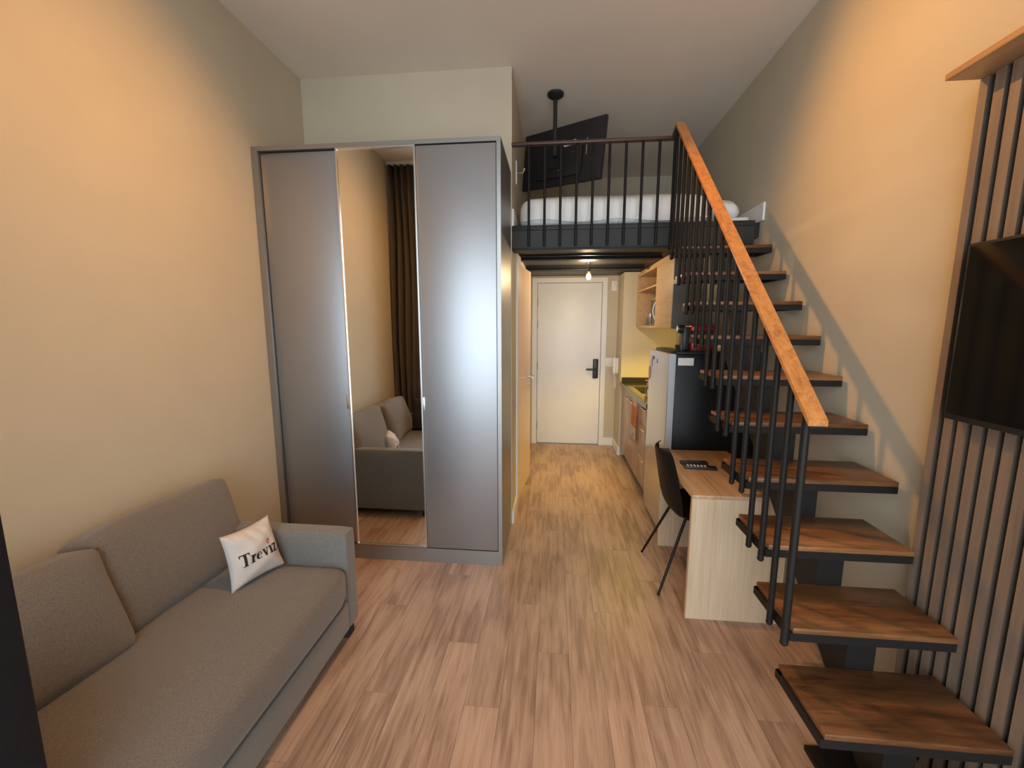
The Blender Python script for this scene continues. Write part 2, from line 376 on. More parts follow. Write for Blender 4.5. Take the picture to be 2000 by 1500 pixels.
# sawtooth stringer
pts = []
for k in range(1, 12):
    y = yf(k)+.066; z = RISE*k-.05
    pts.append((y, z-RISE if k > 1 else 0.02)); pts.append((y, z))
pts.append((3.125, RISE*11-.05)); 
under = lambda y: .364+.954*(y-1.591)
pts += [(3.125, under(3.125)), (1.591-.344/.954, .02)]
bm = B(); prism(bm, pts, 'x', 1.038, 1.132); obj('stringer', bm, 'black', st)
bx('base_plate', 'black', st, .957, 1.20, .93, 1.46, 0.0, .02)
bm = B()
for k in range(1, 12):   # side brackets carrying the tread edges
    pass
bm.free()
# balusters
for i in range(18):
    k = 3+i//2; y = yf(k)+.012+(i % 2)*.0987
    zb = RISE*k-.062; top = railz(y)
    r = .0125 if i == 0 else .0108
    bm = B(); tube(bm, (.797, y, zb), (.797, y, top), r, n=12); sphere(bm, (.797, y, zb), r*1.12, u=10, v=6)
    obj('baluster', bm, 'black', st, True)
# hand rail: wood on flat steel
def sloped(bm, x0, x1, ya, yb, dz0, dz1):
    prism(bm, [(ya, railz(ya)+dz0), (yb, railz(yb)+dz0), (yb, railz(yb)+dz1), (ya, railz(ya)+dz1)], 'x', x0, x1)
bm = B(); sloped(bm, .772, .828, 1.318, 1.858, .004, .022); hr = obj('handrail', bm, 'handrail', st)
for a, b_ in ((1.8595, 2.08), (2.0815, 3.02)):
    bm = B(); sloped(bm, .772, .828, a, b_, .004, .022); obj('handrail', bm, 'handrail', st)
bm = B(); sloped(bm, .778, .822, 1.322, 3.02, -.008, .0035); obj('rail_flat_bar', bm, 'black', st)
bm = B(); prism(bm, [(3.02, railz(3.02)+.022), (3.14, 2.834), (3.14, 2.812), (3.02, railz(3.02)-.004)], 'x', .776, .822); obj('rail_bend', bm, 'darkrail', st)
bm = B(); tube(bm, (.797, 3.10, 2.09), (.797, 3.10, 2.83), .0108); obj('baluster', bm, 'black', st, True)

# ------------------------------------------------------------------ wardrobe
wd = thing('wardrobe', 'tall grey three-door wardrobe with a mirrored middle door', 'wardrobe', (-1.08, 2.84, 0))
y0 = 2.538
bx('side_panel', 'grey_carc', wd, XL+.002, -1.802, y0, 3.129, 0, 2.645)
bx('side_panel', 'grey_carc', wd, -.341, -.316, y0, 3.129, 0, 2.645)
bx('top_panel', 'grey_carc', wd, -1.802, -.341, y0, 3.129, 2.620, 2.645)
bx('back_panel', 'grey_carc', wd, -1.80, -.345, 3.11, 3.129, .10, 2.62)
bx('plinth', 'grey_carc', wd, -1.802, -.341, y0+.003, y0+.02, 0, .098)
bx('bottom_panel', 'grey_carc', wd, -1.80, -.345, y0+.03, 3.10, .08, .10)
def door_lam(x0, x1, yy):
    bx('door', 'grey_lam', wd, x0, x1, yy, yy+.018, .104, 2.612, bev=.0015)
door_lam(-1.797, -1.308, y0+.022); door_lam(-.818, -.345, y0+.004)
md = bx('mirror_door', 'grey_carc', wd, -1.302, -.822, y0+.004, y0+.020, .108, 2.613, label='middle door faced with a full-length mirror')
bx('mirror_glass', 'mirror', md, -1.296, -.828, y0+.001, y0+.0035, .115, 2.607)
bm = B()
for a in ((-1.305, -1.296, .108, 2.616), (-.828, -.819, .108, 2.616)):
    box(bm, a[0], a[1], y0-.008, y0+.004, a[2], a[3])
box(bm, -1.296, -.828, y0-.008, y0+.004, .108, .116); box(bm, -1.296, -.828, y0-.008, y0+.004, 2.606, 2.616)
obj('mirror_frame', bm, 'alu', md)
bx('pull', 'alu', md, -1.324, -1.302, y0-.006, y0+.004, 1.04, 1.125, bev=.002)
bx('pull', 'alu', md, -.822, -.806, y0-.006, y0+.004, 1.04, 1.125, bev=.002)

# ------------------------------------------------------------------ slat panel, shelf, TV on the right wall
sp = thing('slat_panel', 'taupe vertical wood slat panel on the right wall behind the television', 'wall panel', (1.37, 1.0, 0))
bx('backing', 'slat_back', sp, 1.365, XR-.001, .25, 1.585, 0, 2.349)
for i in range(27):
    yt = 1.590-.0490*i
    w_ = .028 if i == 0 else .032
    o = bx('slat', 'slat', sp, 1.338, 1.366, yt-w_, yt, 0.001, 2.349)
    o.data.materials.append(M['slat_side'])      # side faces take a darker colour than the front
    for p in o.data.polygons:
        if abs(p.normal.y) > .9: p.material_index = 1
single('wall_shelf', (lambda b: (box(b, 1.235, XR-.001, .25, 1.592, 2.351, 2.371, bev=.002), b)[1])(B()), 'shelf',
       'pale wood shelf board on top of the slat panel', 'shelf', (1.33, .9, 2.351))
tv = thing('television', 'black flat television mounted on the slat panel at the right edge', 'television', (1.30, 1.0, 1.28))
bm = B(); box(bm, 1.285, 1.325, .52, 1.488, 1.275, 1.83, bev=.006); obj('casing', bm, 'black_soft', tv, True)
bx('screen', 'screen', tv, 1.283, 1.2855, .535, 1.476, 1.295, 1.82)
bx('bracket', 'black', tv, 1.3255, 1.337, .85, 1.15, 1.4, 1.7)

# ------------------------------------------------------------------ sofa
def softbox(bm, x0, x1, y0, y1, z0, z1, r=.05, n=10, bulge=(0, 0, 0), mat=None, noise=0.0, seed=0, flat=False):
    """rounded, bulging cushion"""
    cx, cy, cz = (x0+x1)/2, (y0+y1)/2, (z0+z1)/2; hx, hy, hz = (x1-x0)/2, (y1-y0)/2, (z1-z0)/2
    tb = bmesh.new(); bmesh.ops.create_cube(tb, size=2)
    bmesh.ops.subdivide_edges(tb, edges=tb.edges[:], cuts=n, use_grid_fill=True)
    rnd = random.Random(seed); ph = [rnd.uniform(0, 6.28) for _ in range(6)]
    for v in tb.verts:
        u = v.co.copy()
        # clamp to inner box + radial
        q = Vector((u.x*hx, u.y*hy, u.z*hz))
        inner = Vector((max(-hx+r, min(hx-r, q.x)), max(-hy+r, min(hy-r, q.y)), max(-hz+r, min(hz-r, q.z))))
        d = q-inner
        if d.length > 1e-9: q = inner+d.normalized()*min(r, max(abs(d.x), abs(d.y), abs(d.z)))
        bx_ = bulge[0]*(1-u.y**2)*(1-u.z**2)*u.x; by = bulge[1]*(1-u.x**2)*(1-u.z**2)*u.y; bz = bulge[2]*(1-u.x**2)*(1-u.y**2)*u.z
        q += Vector((bx_, by, bz))
        if noise:
            q += noise*Vector((math.sin(9*q.y+ph[0])*math.sin(11*q.z+ph[1]), math.sin(10*q.x+ph[2])*math.sin(8*q.z+ph[3]), math.sin(9*q.x+ph[4])*math.sin(12*q.y+ph[5])))
        if flat: q.z = max(q.z, -hz)
        v.co = q+Vector((cx, cy, cz))
    me = bpy.data.meshes.new('tmp'); tb.to_mesh(me); tb.free()
    if mat is not None: me.transform(mat)
    bm.from_mesh(me); bpy.data.meshes.remove(me)
sofa = thing('sofa', 'grey fabric two-seat sofa against the left wall', 'sofa', (-1.4, 1.18, 0))
YN, YA0, YA1 = .50, 1.822, 1.918
bm = B(); box(bm, -1.80, -1.0, YN+.08, YA0, .065, .212, bev=.008); obj('base', bm, 'fabric', sofa, True)
bm = B(); softbox(bm, -1.78, -.985, YN+.08, YA0-.002, .214, .412, r=.055, n=14, bulge=(.004, 0, .010), flat=True); obj('seat_cushion', bm, 'fabric2', sofa, True)
for a, b_ in ((YA0, YA1), (YN-.01, YN+.08)):
    bm = B(); softbox(bm, -1.80, -.998, a, b_, .060, .566, r=.016, n=10, bulge=(0, .004, .003)); obj('armrest', bm, 'fabric', sofa, True)
bm = B(); softbox(bm, -1.838, -1.72, YN, YA1, .065, .62, r=.03, n=10); obj('back_frame', bm, 'fabric', sofa, True)
def lean(x, z, ang, yaw=0, y=0): return Matrix.Translation((x, y, z)) @ Matrix.Rotation(yaw, 4, 'Z') @ Matrix.Rotation(R(ang), 4, 'Y')
bm = B(); softbox(bm, -.085, .085, -.325, .325, 0, .41, r=.036, n=14, bulge=(.030, .006, .012), mat=lean(-1.625, .400, -17, y=1.575), noise=.006, seed=3); obj('back_cushion', bm, 'fabric2', sofa, True)
bm = B(); softbox(bm, -.085, .085, -.325, .325, 0, .40, r=.036, n=14, bulge=(.032, .006, .012), mat=lean(-1.605, .400, -16, R(-4), y=.935), noise=.007, seed=8); obj('back_cushion', bm, 'fabric2', sofa, True)
for x, y in ((-1.04, YA1-.06), (-1.76, YA1-.06), (-1.04, YN+.06), (-1.76, YN+.06)):
    bm = B(); box(bm, x-.025, x+.025, y-.03, y+.03, 0, .064, bev=.004); obj('leg', bm, 'rubber', sofa, True)

# ------------------------------------------------------------------ pillows
def pillow_fn(c00, c10, c11, c01, thick, nrm, pinch=.06):
    c00, c10, c11, c01, nrm = map(Vector, (c00, c10, c11, c01, nrm)); nrm.normalize()
    def f(u, v, side):
        # edges bow inwards between the corners
        uu = u + pinch*(.5-u)*2*(4*v*(1-v))*(.5) ; vv = v + pinch*(.5-v)*2*(4*u*(1-u))*(.5)
        p = c00*(1-uu)*(1-vv)+c10*uu*(1-vv)+c11*uu*vv+c01*(1-uu)*vv
        h = (max(0, 1-(2*u-1)**2)**.55)*(max(0, 1-(2*v-1)**2)**.55)
        ed = min(1, 7*min(u, 1-u, v, 1-v)); wr = (.012*math.sin(13*u+4*v)*math.sin(8*v+2.6)*(1-h)+.040*abs(math.sin(13*u+5*v*v))**.7*max(0, v-.55)*(.4+.6*math.sin(3*u+.6))+.004*math.sin(9*u-15*v)*h)*ed
        return p+nrm*side*(thick/2*h+wr*(1 if side > 0 else 0))
    return f
def pillow_mesh(bm, f, n=26):
    g = {}
    for s in (1, -1):
        for i in range(n+1):
            for j in range(n+1):
                if s == -1 and (i in (0, n) or j in (0, n)): g[s, i, j] = g[1, i, j]; continue
                g[s, i, j] = bm.verts.new(f(i/n, j/n, s))
    for s in (1, -1):
        for i in range(n):
            for j in range(n):
                q = [g[s, i, j], g[s, i+1, j], g[s, i+1, j+1], g[s, i, j+1]]
                bm.faces.new(q if s > 0 else q[::-1])
def decal(bm, f, polys, off=.0012, sub=.02):
    """flat polygons (convex quads in u,v) laid on the front of a cloth surface"""
    for q in polys:
        n = 3
        vs = {}
        for i in range(n+1):
            for j in range(n+1):
                a, b_ = i/n, j/n
                u = (q[0][0]*(1-a)+q[1][0]*a)*(1-b_)+(q[3][0]*(1-a)+q[2][0]*a)*b_
                v = (q[0][1]*(1-a)+q[1][1]*a)*(1-b_)+(q[3][1]*(1-a)+q[2][1]*a)*b_
                u0, v0 = min(max(u, .001), .999), min(max(v, .001), .999)
                P = f(u0, v0, 1); e = 1e-3
                du = f(min(u0+e, .9999), v0, 1)-f(max(u0-e, 0), v0, 1); dv = f(u0, min(v0+e, .9999), 1)-f(u0, max(v0-e, 0), 1)
                nn = du.cross(dv).normalized()
                vs[i, j] = bm.verts.new(P+nn*off)
        for i in range(n):
            for j in range(n):
                bm.faces.new((vs[i, j], vs[i+1, j], vs[i+1, j+1], vs[i, j+1]))
def stroke(a, b_, w0, w1=None):
    w1 = w0 if w1 is None else w1
    a = Vector(a); b_ = Vector(b_); d = (b_-a).normalized(); n = Vector((-d.y, d.x))
    return [tuple(a-n*w0/2), tuple(b_-n*w1/2), tuple(b_+n*w1/2), tuple(a+n*w0/2)]
def arc(c, rx, ry, a0, a1, wf, n=12):
    out = []
    for i in range(n):
        t0 = R(a0+(a1-a0)*i/n); t1 = R(a0+(a1-a0)*(i+1)/n)
        def P(t, s): return (c[0]+(rx+s*wf(t)/2)*math.cos(t), c[1]+(ry+s*wf(t)/2*.6)*math.sin(t))
        out.append([P(t0, -1), P(t1, -1), P(t1, 1), P(t0, 1)])
    return out
def glyphs():
    """serif letters, unit x-height 1, cap height 1.5; returns list of (polys, advance)"""
    g = {}
    s = .32; t = .14
    g['T'] = ([[(.45, 0), (.45+s, 0), (.45+s, 1.5), (.45, 1.5)], stroke((0.0, 1.45), (1.16, 1.45), t), stroke((.28, .05), (.88, .05), t*.8),
               [(0, 1.5), (.02, 1.12), (.07, 1.12), (.16, 1.42)], [(1.16, 1.5), (1.14, 1.12), (1.09, 1.12), (1.0, 1.42)]], 1.22)
    g['r'] = ([[(.12, 0), (.12+s, 0), (.12+s, 1), (.12, 1)], stroke((0, .045), (.56, .045), .09), stroke((0, .95), (.2, .96), .09)] + [stroke((.40, .62), (.54, .90), .14, .2), stroke((.50, .90), (.70, .86), .18, .24)], .80)
    g['e'] = (arc((.42, .5), .30, .42, 20, 330, lambda t: .13+.22*abs(math.cos(t)) if math.cos(t) < 0 else .14, 16) + [stroke((.18, .56), (.72, .56), .09), stroke((.66, .56), (.70, .72), .16, .14)], .86)
    g['v'] = ([[(.04, .98), (.36, .98), (.62, .0), (.38, .0)], stroke((.50, .02), (.80, .98), .13), stroke((-.04, .95), (.44, .95), .08), stroke((.62, .95), (.94, .95), .08)], .96)
    g['i'] = ([[(.14, 0), (.14+s, 0), (.14+s, 1), (.14, 1)], stroke((0, .045), (.54, .045), .09), stroke((0, .95), (.2, .96), .09)], .58)
    g['z'] = ([stroke((.04, .93), (.74, .93), .16), stroke((.02, .065), (.76, .065), .16), [(.0, .1), (.30, .1), (.76, .9), (.46, .9)], stroke((.08, .68), (.08, .95), .07), stroke((.73, .05), (.73, .32), .07)], .84)
    return g
pw_c = [(-1.381, 1.542, .416), (-1.295, 1.787, .416), (-1.381, 1.806, .660), (-1.455, 1.588, .653)]
pil = thing('throw_pillow', 'small white pillow with black lettering leaning in the sofa corner', 'pillow', (-1.38, 1.68, .416))
f1 = pillow_fn(*pw_c, .115, (.89, -.31, .34), .10)
bm = B(); pillow_mesh(bm, f1); obj('cover', bm, 'cotton', pil, True, auto=False)
G = glyphs(); polys = []; xcur = 0; sx = .132; sy = .150
u0, v0, shear = .125, .335, .10
for ch in 'Treviz':
    P, adv = G[ch]
    for q in P:
        if len(q) == 4:
            polys.append([(u0+(xcur+a)*sx*1.12+shear*b_*sy*.4, v0+b_*sy+.02*(xcur/5)) for a, b_ in q])
    if ch == 'i': pinc = (u0+(xcur+.28)*sx*1.12, v0+1.45*sy)
    xcur += adv
bm = B(); decal(bm, f1, polys); obj('lettering', bm, 'ink', pil, label='black serif letters reading Treviz')
pp = []
for k in range(10):
    a0, a1 = math.pi*(-.15+1.3*k/10), math.pi*(-.15+1.3*(k+1)/10)
    pp.append([(pinc[0]+.018*math.cos(a0), pinc[1]+.05+.022*math.sin(a0)), (pinc[0]+.018*math.cos(a1), pinc[1]+.05+.022*math.sin(a1)),
               (pinc[0]+.036*math.cos(a1), pinc[1]+.05+.042*math.sin(a1)), (pinc[0]+.036*math.cos(a0), pinc[1]+.05+.042*math.sin(a0))])
pp.append([(pinc[0]-.034, pinc[1]+.034), (pinc[0]-.014, pinc[1]+.036), (pinc[0]+.004, pinc[1]-.02), (pinc[0]-.004, pinc[1]-.02)])
pp.append([(pinc[0]+.034, pinc[1]+.034), (pinc[0]+.014, pinc[1]+.036), (pinc[0]-.004, pinc[1]-.02), (pinc[0]+.004, pinc[1]-.02)])
bm = B(); decal(bm, f1, pp); obj('pin_mark', bm, 'redink', pil, label='small red map pin above the lettering')
# dark cushion with bicycle
dk = thing('throw_pillow', 'dark cushion with white bicycle drawing at the near end of the sofa', 'pillow', (-1.36, .66, .41))
f2 = pillow_fn((-1.555, .70, .412), (-1.150, .745, .412), (-1.17, .65, .765), (-1.56, .61, .765), .12, (0, 1, .22), .06)
bm = B(); pillow_mesh(bm, f2, 20); obj('cover', bm, 'darkfab', dk, True, auto=False)
f2b = pillow_fn((-1.555, .70, .412), (-1.150, .745, .412), (-1.17, .65, .765), (-1.56, .61, .765), .12, (0, 1, .22), .06)
bp_ = []
for c in ((.66, .42), (.34, .42)): bp_ += arc(c, .10, .115, 0, 360, lambda t: .018, 18)
for a, b_ in (((.66, .42), (.60, .66)), ((.60, .62), (.44, .62)), ((.44, .62), (.34, .42)), ((.50, .42), (.34, .42)), ((.50, .42), (.44, .66)), ((.50, .42), (.60, .62)), ((.40, .67), (.48, .67)), ((.60, .66), (.55, .70))):
    bp_.append(stroke(a, b_, .02))
bm = B(); decal(bm, f2b, bp_, off=.002); obj('bicycle_print', bm, 'art', dk)

# ------------------------------------------------------------------ curtain behind the sofa (seen in the mirror)
cu = thing('curtain', 'full-height taupe curtain hanging behind the near end of the sofa, seen in the mirror', 'curtain', (-1.6, .38, 0))
bm = B(); n = 90; cols = []
for i in range(n+1):
    s = i/n; x = XL+.012+s*.40; col = []
    for j in range(13):
        z = .02+(3.29-.02)*j/12
        a = .038*(1-.25*j/12); y = .39+a*math.sin(s*2*math.pi*5.5+.5*math.sin(j*.5))+.012*math.sin(s*31)
        col.append(bm.verts.new((x+.01*math.sin(j*.7+s*5), y, z)))
    cols.append(col)
for a, b_ in zip(cols[:-1], cols[1:]):
    for j in range(12): bm.faces.new((a[j], b_[j], b_[j+1], a[j+1]))
r_ = bmesh.ops.solidify(bm, geom=bm.faces[:], thickness=.002)
obj('cloth', bm, 'curtain', cu, True, auto=False)
bx('track', 'white', cu, XL+.002, 1.35, .36, .40, 3.295, 3.329)

# ------------------------------------------------------------------ desk and things on it
dsk = thing('desk', 'light oak panel-sided desk tucked under the staircase', 'desk', (.97, 2.55, 0))
bx('desktop', 'oak_top', dsk, .730, 1.215, 2.146, 2.955, .683, .703, bev=.0015)
bx('side_panel', 'oak_v', dsk, .731, 1.214, 2.148, 2.173, 0, .6825)
bx('side_panel', 'oak_v', dsk, .765, 1.214, 2.905, 2.930, 0, .6825)
bx('back_panel', 'oak_v', dsk, 1.190, 1.213, 2.174, 2.904, .25, .6825)
def remote(name, label, cx, cy, ang, L=.165, W=.045):
    t = thing(name, label, 'remote control', (cx, cy, .7035), 'remote controls on the desk')
    m = Matrix.Translation((cx, cy, .7035)) @ Matrix.Rotation(R(ang), 4, 'Z')
    bm = B(); box(bm, -L/2, L/2, -W/2, W/2, 0, .017, mat=m, bev=.004); obj('casing', bm, 'black_soft', t, True)
    bm = B()
    for i in range(6):
        for j in (-1, 0, 1):
            box(bm, -L*.38+i*.02-.005, -L*.38+i*.02+.005, j*.012-.004, j*.012+.004, .017, .0185, mat=m)
    obj('buttons', bm, 'label' if 'pale' in label else 'grey_metal', t)
    return t
remote('remote_control', 'black remote lying farther back on the desk', .895, 2.650, 2)
remote('remote_control', 'black remote with pale buttons lying nearer on the desk', .905, 2.565, -6, .19)

# chair
ch = thing('desk_chair', 'black shell chair with thin black legs pushed under the desk', 'chair', (.87, 2.575, 0))
def shell():
    prof = [(.235, .440, .38), (.20, .452, .42), (.10, .445, .455), (0, .432, .465), (-.10, .425, .465), (-.165, .437, .46), (-.20, .475, .452), (-.222, .54, .44), (-.238, .62, .43), (-.252, .70, .41), (-.264, .76, .38), (-.272, .80, .34), (-.277, .825, .27), (-.279, .836, .16)]
    bm = B(); n = 16; rows = []
    for k, (x, z, w_) in enumerate(prof):
        row = []
        for j in range(n+1):
            t = -1+2*j/n
            curl = abs(t)**2.6
            cz = .045*curl*(1 if k < 6 else .25); cx = .055*curl*(0 if k < 5 else min(1, (k-4)/3))
            row.append(bm.verts.new((.917+x+cx, 2.575+t*w_/2, z+cz)))
        rows.append(row)
    for a, b_ in zip(rows[:-1], rows[1:]):
        for j in range(n): bm.faces.new((a[j], a[j+1], b_[j+1], b_[j]))
    bmesh.ops.solidify(bm, geom=bm.faces[:], thickness=.008)
    return bm
obj('shell', shell(), 'black_soft', ch, True)
for sx_ in (-1, 1):
    for sy_ in (-1, 1):
        bm = B(); top = (.89+sx_*.09, 2.575+sy_*.13, .432); bot = (.637 if sx_ < 0 else 1.13, 2.573+sy_*.235, 0.004)
        tube(bm, bot, top, .0075, .0095, n=10); tube(bm, (bot[0], bot[1], 0), (bot[0], bot[1], .008), .009, n=10)
        obj('leg', bm, 'black', ch, True)
bm = B(); 
for s_ in (-1, 1): tube(bm, (.80, 2.575+s_*.13, .428), (.98, 2.575+s_*.13, .428), .007, n=8); tube(bm, (.89+s_*.09, 2.445, .428), (.89+s_*.09, 2.705, .428), .007, n=8)
obj('seat_support', bm, 'black', ch, True)

# ------------------------------------------------------------------ fridge
fr = thing('refrigerator', 'black-sided refrigerator with reflective stainless door behind the desk', 'refrigerator', (1.1, 3.27, 0))
bx('body', 'fridge_black', fr, .845, 1.405, 2.975, 3.555, .03, 1.372, bev=.004)
bm = B(); box(bm, .845, 1.405, 2.972, 3.558, 1.3725, 1.392, bev=.003); obj('top_cover', bm, 'fridge_black', fr, True)
bm = B(); softbox(bm, .792, .842, 2.972, 3.558, .05, 1.380, r=.012, n=6); dr = obj('door', bm, 'steel', fr, True, label='reflective stainless front door')
bx('door_edge_trim', 'steel_edge', dr, .797, .838, 2.966, 2.9725, .05, 1.378)
bx('door_gasket', 'label', fr, .8425, .8445, 2.98, 3.55, .06, 1.37)
bx('energy_label', 'label', fr, .858, .962, 2.9735, 2.9745, 1.298, 1.350, label='white rating label on the black side')
bx('hinge_cap', 'black_soft', fr, .80, .86, 2.985, 3.05, 1.3925, 1.402, bev=.003)
for x in (.87, 1.38):
    for y in (3.0, 3.52):
        bm = B(); tube(bm, (x, y, 0), (x, y, .03), .018); obj('foot', bm, 'rubber', fr, True)
for i, (y, z, c, lab) in enumerate(((3.47, 1.285, 'label', 'long white magnet on the refrigerator door'), (3.42, 1.317, 'pink', 'small pink magnet on the refrigerator door, uppermost'), (3.31, 1.300, 'label', 'small pale magnet nearest the refrigerator door edge'), (3.515, 1.19, 'pink', 'long pink magnet on the far edge of the refrigerator door'))):
    hh = (.045, .015, .016, .05)[i]
    single('fridge_magnet', (lambda b: (box(b, .786, .7915, y-.014, y+.014, z-hh, z+hh, bev=.002), b)[1])(B()), c, lab, 'magnet', (.79, y, z-hh), group='magnets on the refrigerator door')

# coffee machine on the fridge
cm = thing('coffee_machine', 'red and black capsule coffee machine on top of the refrigerator', 'coffee machine', (1.03, 3.13, 1.393))
bm = B(); box(bm, .965, 1.13, 3.05, 3.28, 1.3935, 1.487, bev=.006); obj('lower_body', bm, 'red', cm, True)
bx('base_strip', 'black_soft', cm, .955, 1.14, 3.045, 3.29, 1.3932, 1.402)
bm = B(); box(bm, .958, 1.125, 3.06, 3.27, 1.528, 1.572, bev=.01, seg=3); obj('top_casing', bm, 'red', cm, True)
bx('neck', 'black_soft', cm, .975, 1.12, 3.075, 3.26, 1.487, 1.529)
bm = B(); box(bm, .918, .960, 3.09, 3.20, 1.395, 1.56, bev=.008); tube(bm, (.895, 3.145, 1.545), (.935, 3.145, 1.545), .030, n=18); obj('brew_head', bm, 'black_soft', cm, True)
bm = B(); tube(bm, (.888, 3.145, 1.548), (.896, 3.145, 1.548), .022, n=18); obj('spout_cap', bm, 'chrome', cm, True)
bm = B(); tube(bm, (.925, 3.145, 1.3935), (.925, 3.145, 1.418), .042, n=24); tube(bm, (.925, 3.145, 1.418), (.925, 3.145, 1.432), .046, n=24); obj('drip_tray', bm, 'black_soft', cm, True)
bm = B(); box(bm, 1.15, 1.20, 3.12, 3.24, 1.3935, 1.56, bev=.01); obj('water_tank', bm, 'glass', cm, True)

# ------------------------------------------------------------------ kitchenette
kb = thing('base_cabinet', 'brown kitchenette base cabinet with thin gold handles', 'cabinet', (1.1, 4.3, 0))
ky0, ky1 = 3.60, 5.028
bx('carcass', 'cab_grey', kb, .842, XR-.002, ky0, ky1, .09, .855)
bx('plinth', 'cab_grey', kb, .868, XR-.002, ky0, ky1, 0, .09)
for a, b_ in ((4.505, 5.024), (3.985, 4.500)):
    d_ = bx('door', 'cab_wood', kb, .822, .840, a, b_, .092, .845, bev=.0015)
    yy = a+.06 if a > 4.4 else b_-.16
    bm = B(); yc = 4.60 if a > 4.4 else 4.12
    box(bm, .800, .822, (4.52 if a > 4.4 else 4.30), (4.70 if a > 4.4 else 4.47), .776, .786, bev=.002); obj('handle', bm, 'gold', d_, True)
for z0, z1, zh in ((.655, .845, .782), (.375, .651, .630), (.092, .371, .455 if False else .345)):
    d_ = bx('drawer', 'cab_wood', kb, .822, .840, ky0+.005, 3.978, z0, z1, bev=.0015)
    zh = (z1-.018)
    bm = B(); box(bm, .800, .822, 3.70, 3.86, zh-.005, zh+.005, bev=.002); obj('handle', bm, 'gold', d_, True)
ct = thing('countertop', 'dark granite kitchenette countertop with upstand', 'countertop', (1.1, 4.3, .857))
bm = B(); box(bm, .800, XR-.002, ky0, 4.02, .878, .904); box(bm, .800, .865, 4.02, 4.62, .878, .904); box(bm, 1.30, XR-.002, 4.02, 4.62, .878, .904); box(bm, .800, XR-.002, 4.62, ky1, .878, .904); box(bm, .796, .812, ky0, ky1, .857, .904)
obj('slab', bm, 'granite', ct)
bm = B(); box(bm, .812, XR-.02, ky1-.018, ky1, .9042, .955); box(bm, XR-.02, XR-.002, ky0, ky1, .9042, .955); obj('upstand', bm, 'granite', ct)
bm = B(); box(bm, .866, 1.299, 4.021, 4.619, .860, .864); box(bm, .866, .872, 4.021, 4.619, .864, .903); box(bm, 1.293, 1.299, 4.021, 4.619, .864, .903); box(bm, .872, 1.293, 4.021, 4.027, .864, .903); box(bm, .872, 1.293, 4.613, 4.619, .864, .903)
obj('sink_basin', bm, 'chrome', ct)
bm = B(); tube(bm, (1.34, 4.32, .904), (1.34, 4.32, 1.10), .011); poly_tube(bm, [(1.34, 4.32, 1.10), (1.30, 4.32, 1.14), (1.22, 4.32, 1.14), (1.19, 4.32, 1.11)], .009); obj('tap', bm, 'black', ct, True)
# soap bottle
sb = thing('soap_bottle', 'pale amber soap bottle with pink pump beside the sink', 'bottle', (.872, 3.91, .905))
bm = B(); lathe(bm, (.872, 3.91, .905), [(.024, 0), (.027, .01), (.027, .07), (.022, .095), (.011, .11), (.010, .12)]); obj('bottle_body', bm, 'amberglass', sb, True)
bm = B(); lathe(bm, (.872, 3.91, .905), [(.013, .118), (.013, .135), (.005, .14), (.005, .16)]); box(bm, .845, .878, 3.904, 3.916, 1.062, 1.072, bev=.002); obj('pump', bm, 'pink', sb, True)
# dish towel
dt = thing('dish_towel', 'orange, white and peach dish towel hanging on the cabinet handle', 'towel', (.79, 4.1, .42))
def cloth(bm, ya, yb, z0, z1, yc, amp=.004, flare=.0):
    n, m_ = 16, 8; cols = []
    for i in range(n+1):
        s = i/n; c_ = []
        for j in range(m_+1):
            z = z0+(z1-z0)*j/m_; fl = 1-(z-.42)/.37*flare
            y = yc+(ya+(yb-ya)*s-yc)*fl
            c_.append(bm.verts.new((.790+amp*math.sin(s*19+z*4)*fl, y, z)))
        cols.append(c_)
    for a, b_ in zip(cols[:-1], cols[1:]):
        for j in range(m_): bm.faces.new((a[j], b_[j], b_[j+1], a[j+1]))
    bmesh.ops.solidify(bm, geom=bm.faces[:], thickness=.003)
bm = B(); cloth(bm, 3.985, 4.27, .585, .795, 4.10, flare=.35); obj('upper_cloth', bm, 'orange_cloth', dt, True, label='orange upper part')
bm = B(); cloth(bm, 3.985, 4.27, .472, .584, 4.10, flare=.35); obj('middle_band', bm, 'white_cloth', dt, True, label='white band with small teal print')
bm = B(); cloth(bm, 3.985, 4.27, .425, .471, 4.10, flare=.35); obj('hem_band', bm, 'peach_cloth', dt, True, label='peach hem')
bm = B(); 
for k in range(10):
    a0 = 2*math.pi*k/10; a1 = 2*math.pi*(k+1)/10
    tube(bm, (.783, 4.11+.026*math.cos(a0), .525+.024*math.sin(a0)), (.783, 4.11+.026*math.cos(a1), .525+.024*math.sin(a1)), .003, n=6)
obj('teal_ring', bm, 'teal', dt, True)
# upper cabinet
uc = thing('wall_cabinet', 'oak wall cabinet with open niche above the kitchenette counter', 'cabinet', (1.19, 4.3, 1.545))
cy0, cy1, cx0 = 3.47, 5.028, .952
bx('bottom_board', 'oak_cab', uc, cx0, XR-.002, cy0+.02, cy1, 1.545, 1.565)
bx('top_board', 'oak_cab', uc, cx0, XR-.002, cy0+.02, cy1, 2.108, 2.130)
bx('side_board', 'oak_cab', uc, cx0, XR-.002, cy1-.018, cy1, 1.565, 2.108)
bx('divider', 'oak_cab', uc, cx0+.001, XR-.002, 4.03, 4.048, 1.565, 2.108)
bx('back_board', 'oak_cab', uc, XR-.014, XR-.002, 4.048, cy1-.018, 1.565, 2.108)
bx('niche_shelf', 'oak_cab', uc, cx0+.006, XR-.014, 4.048, cy1-.018, 1.938, 1.954)
bx('cabinet_door', 'oak_cab', uc, cx0-.018, cx0, cy0+.02, 4.045, 1.548, 2.128, label='plain oak door facing the corridor')
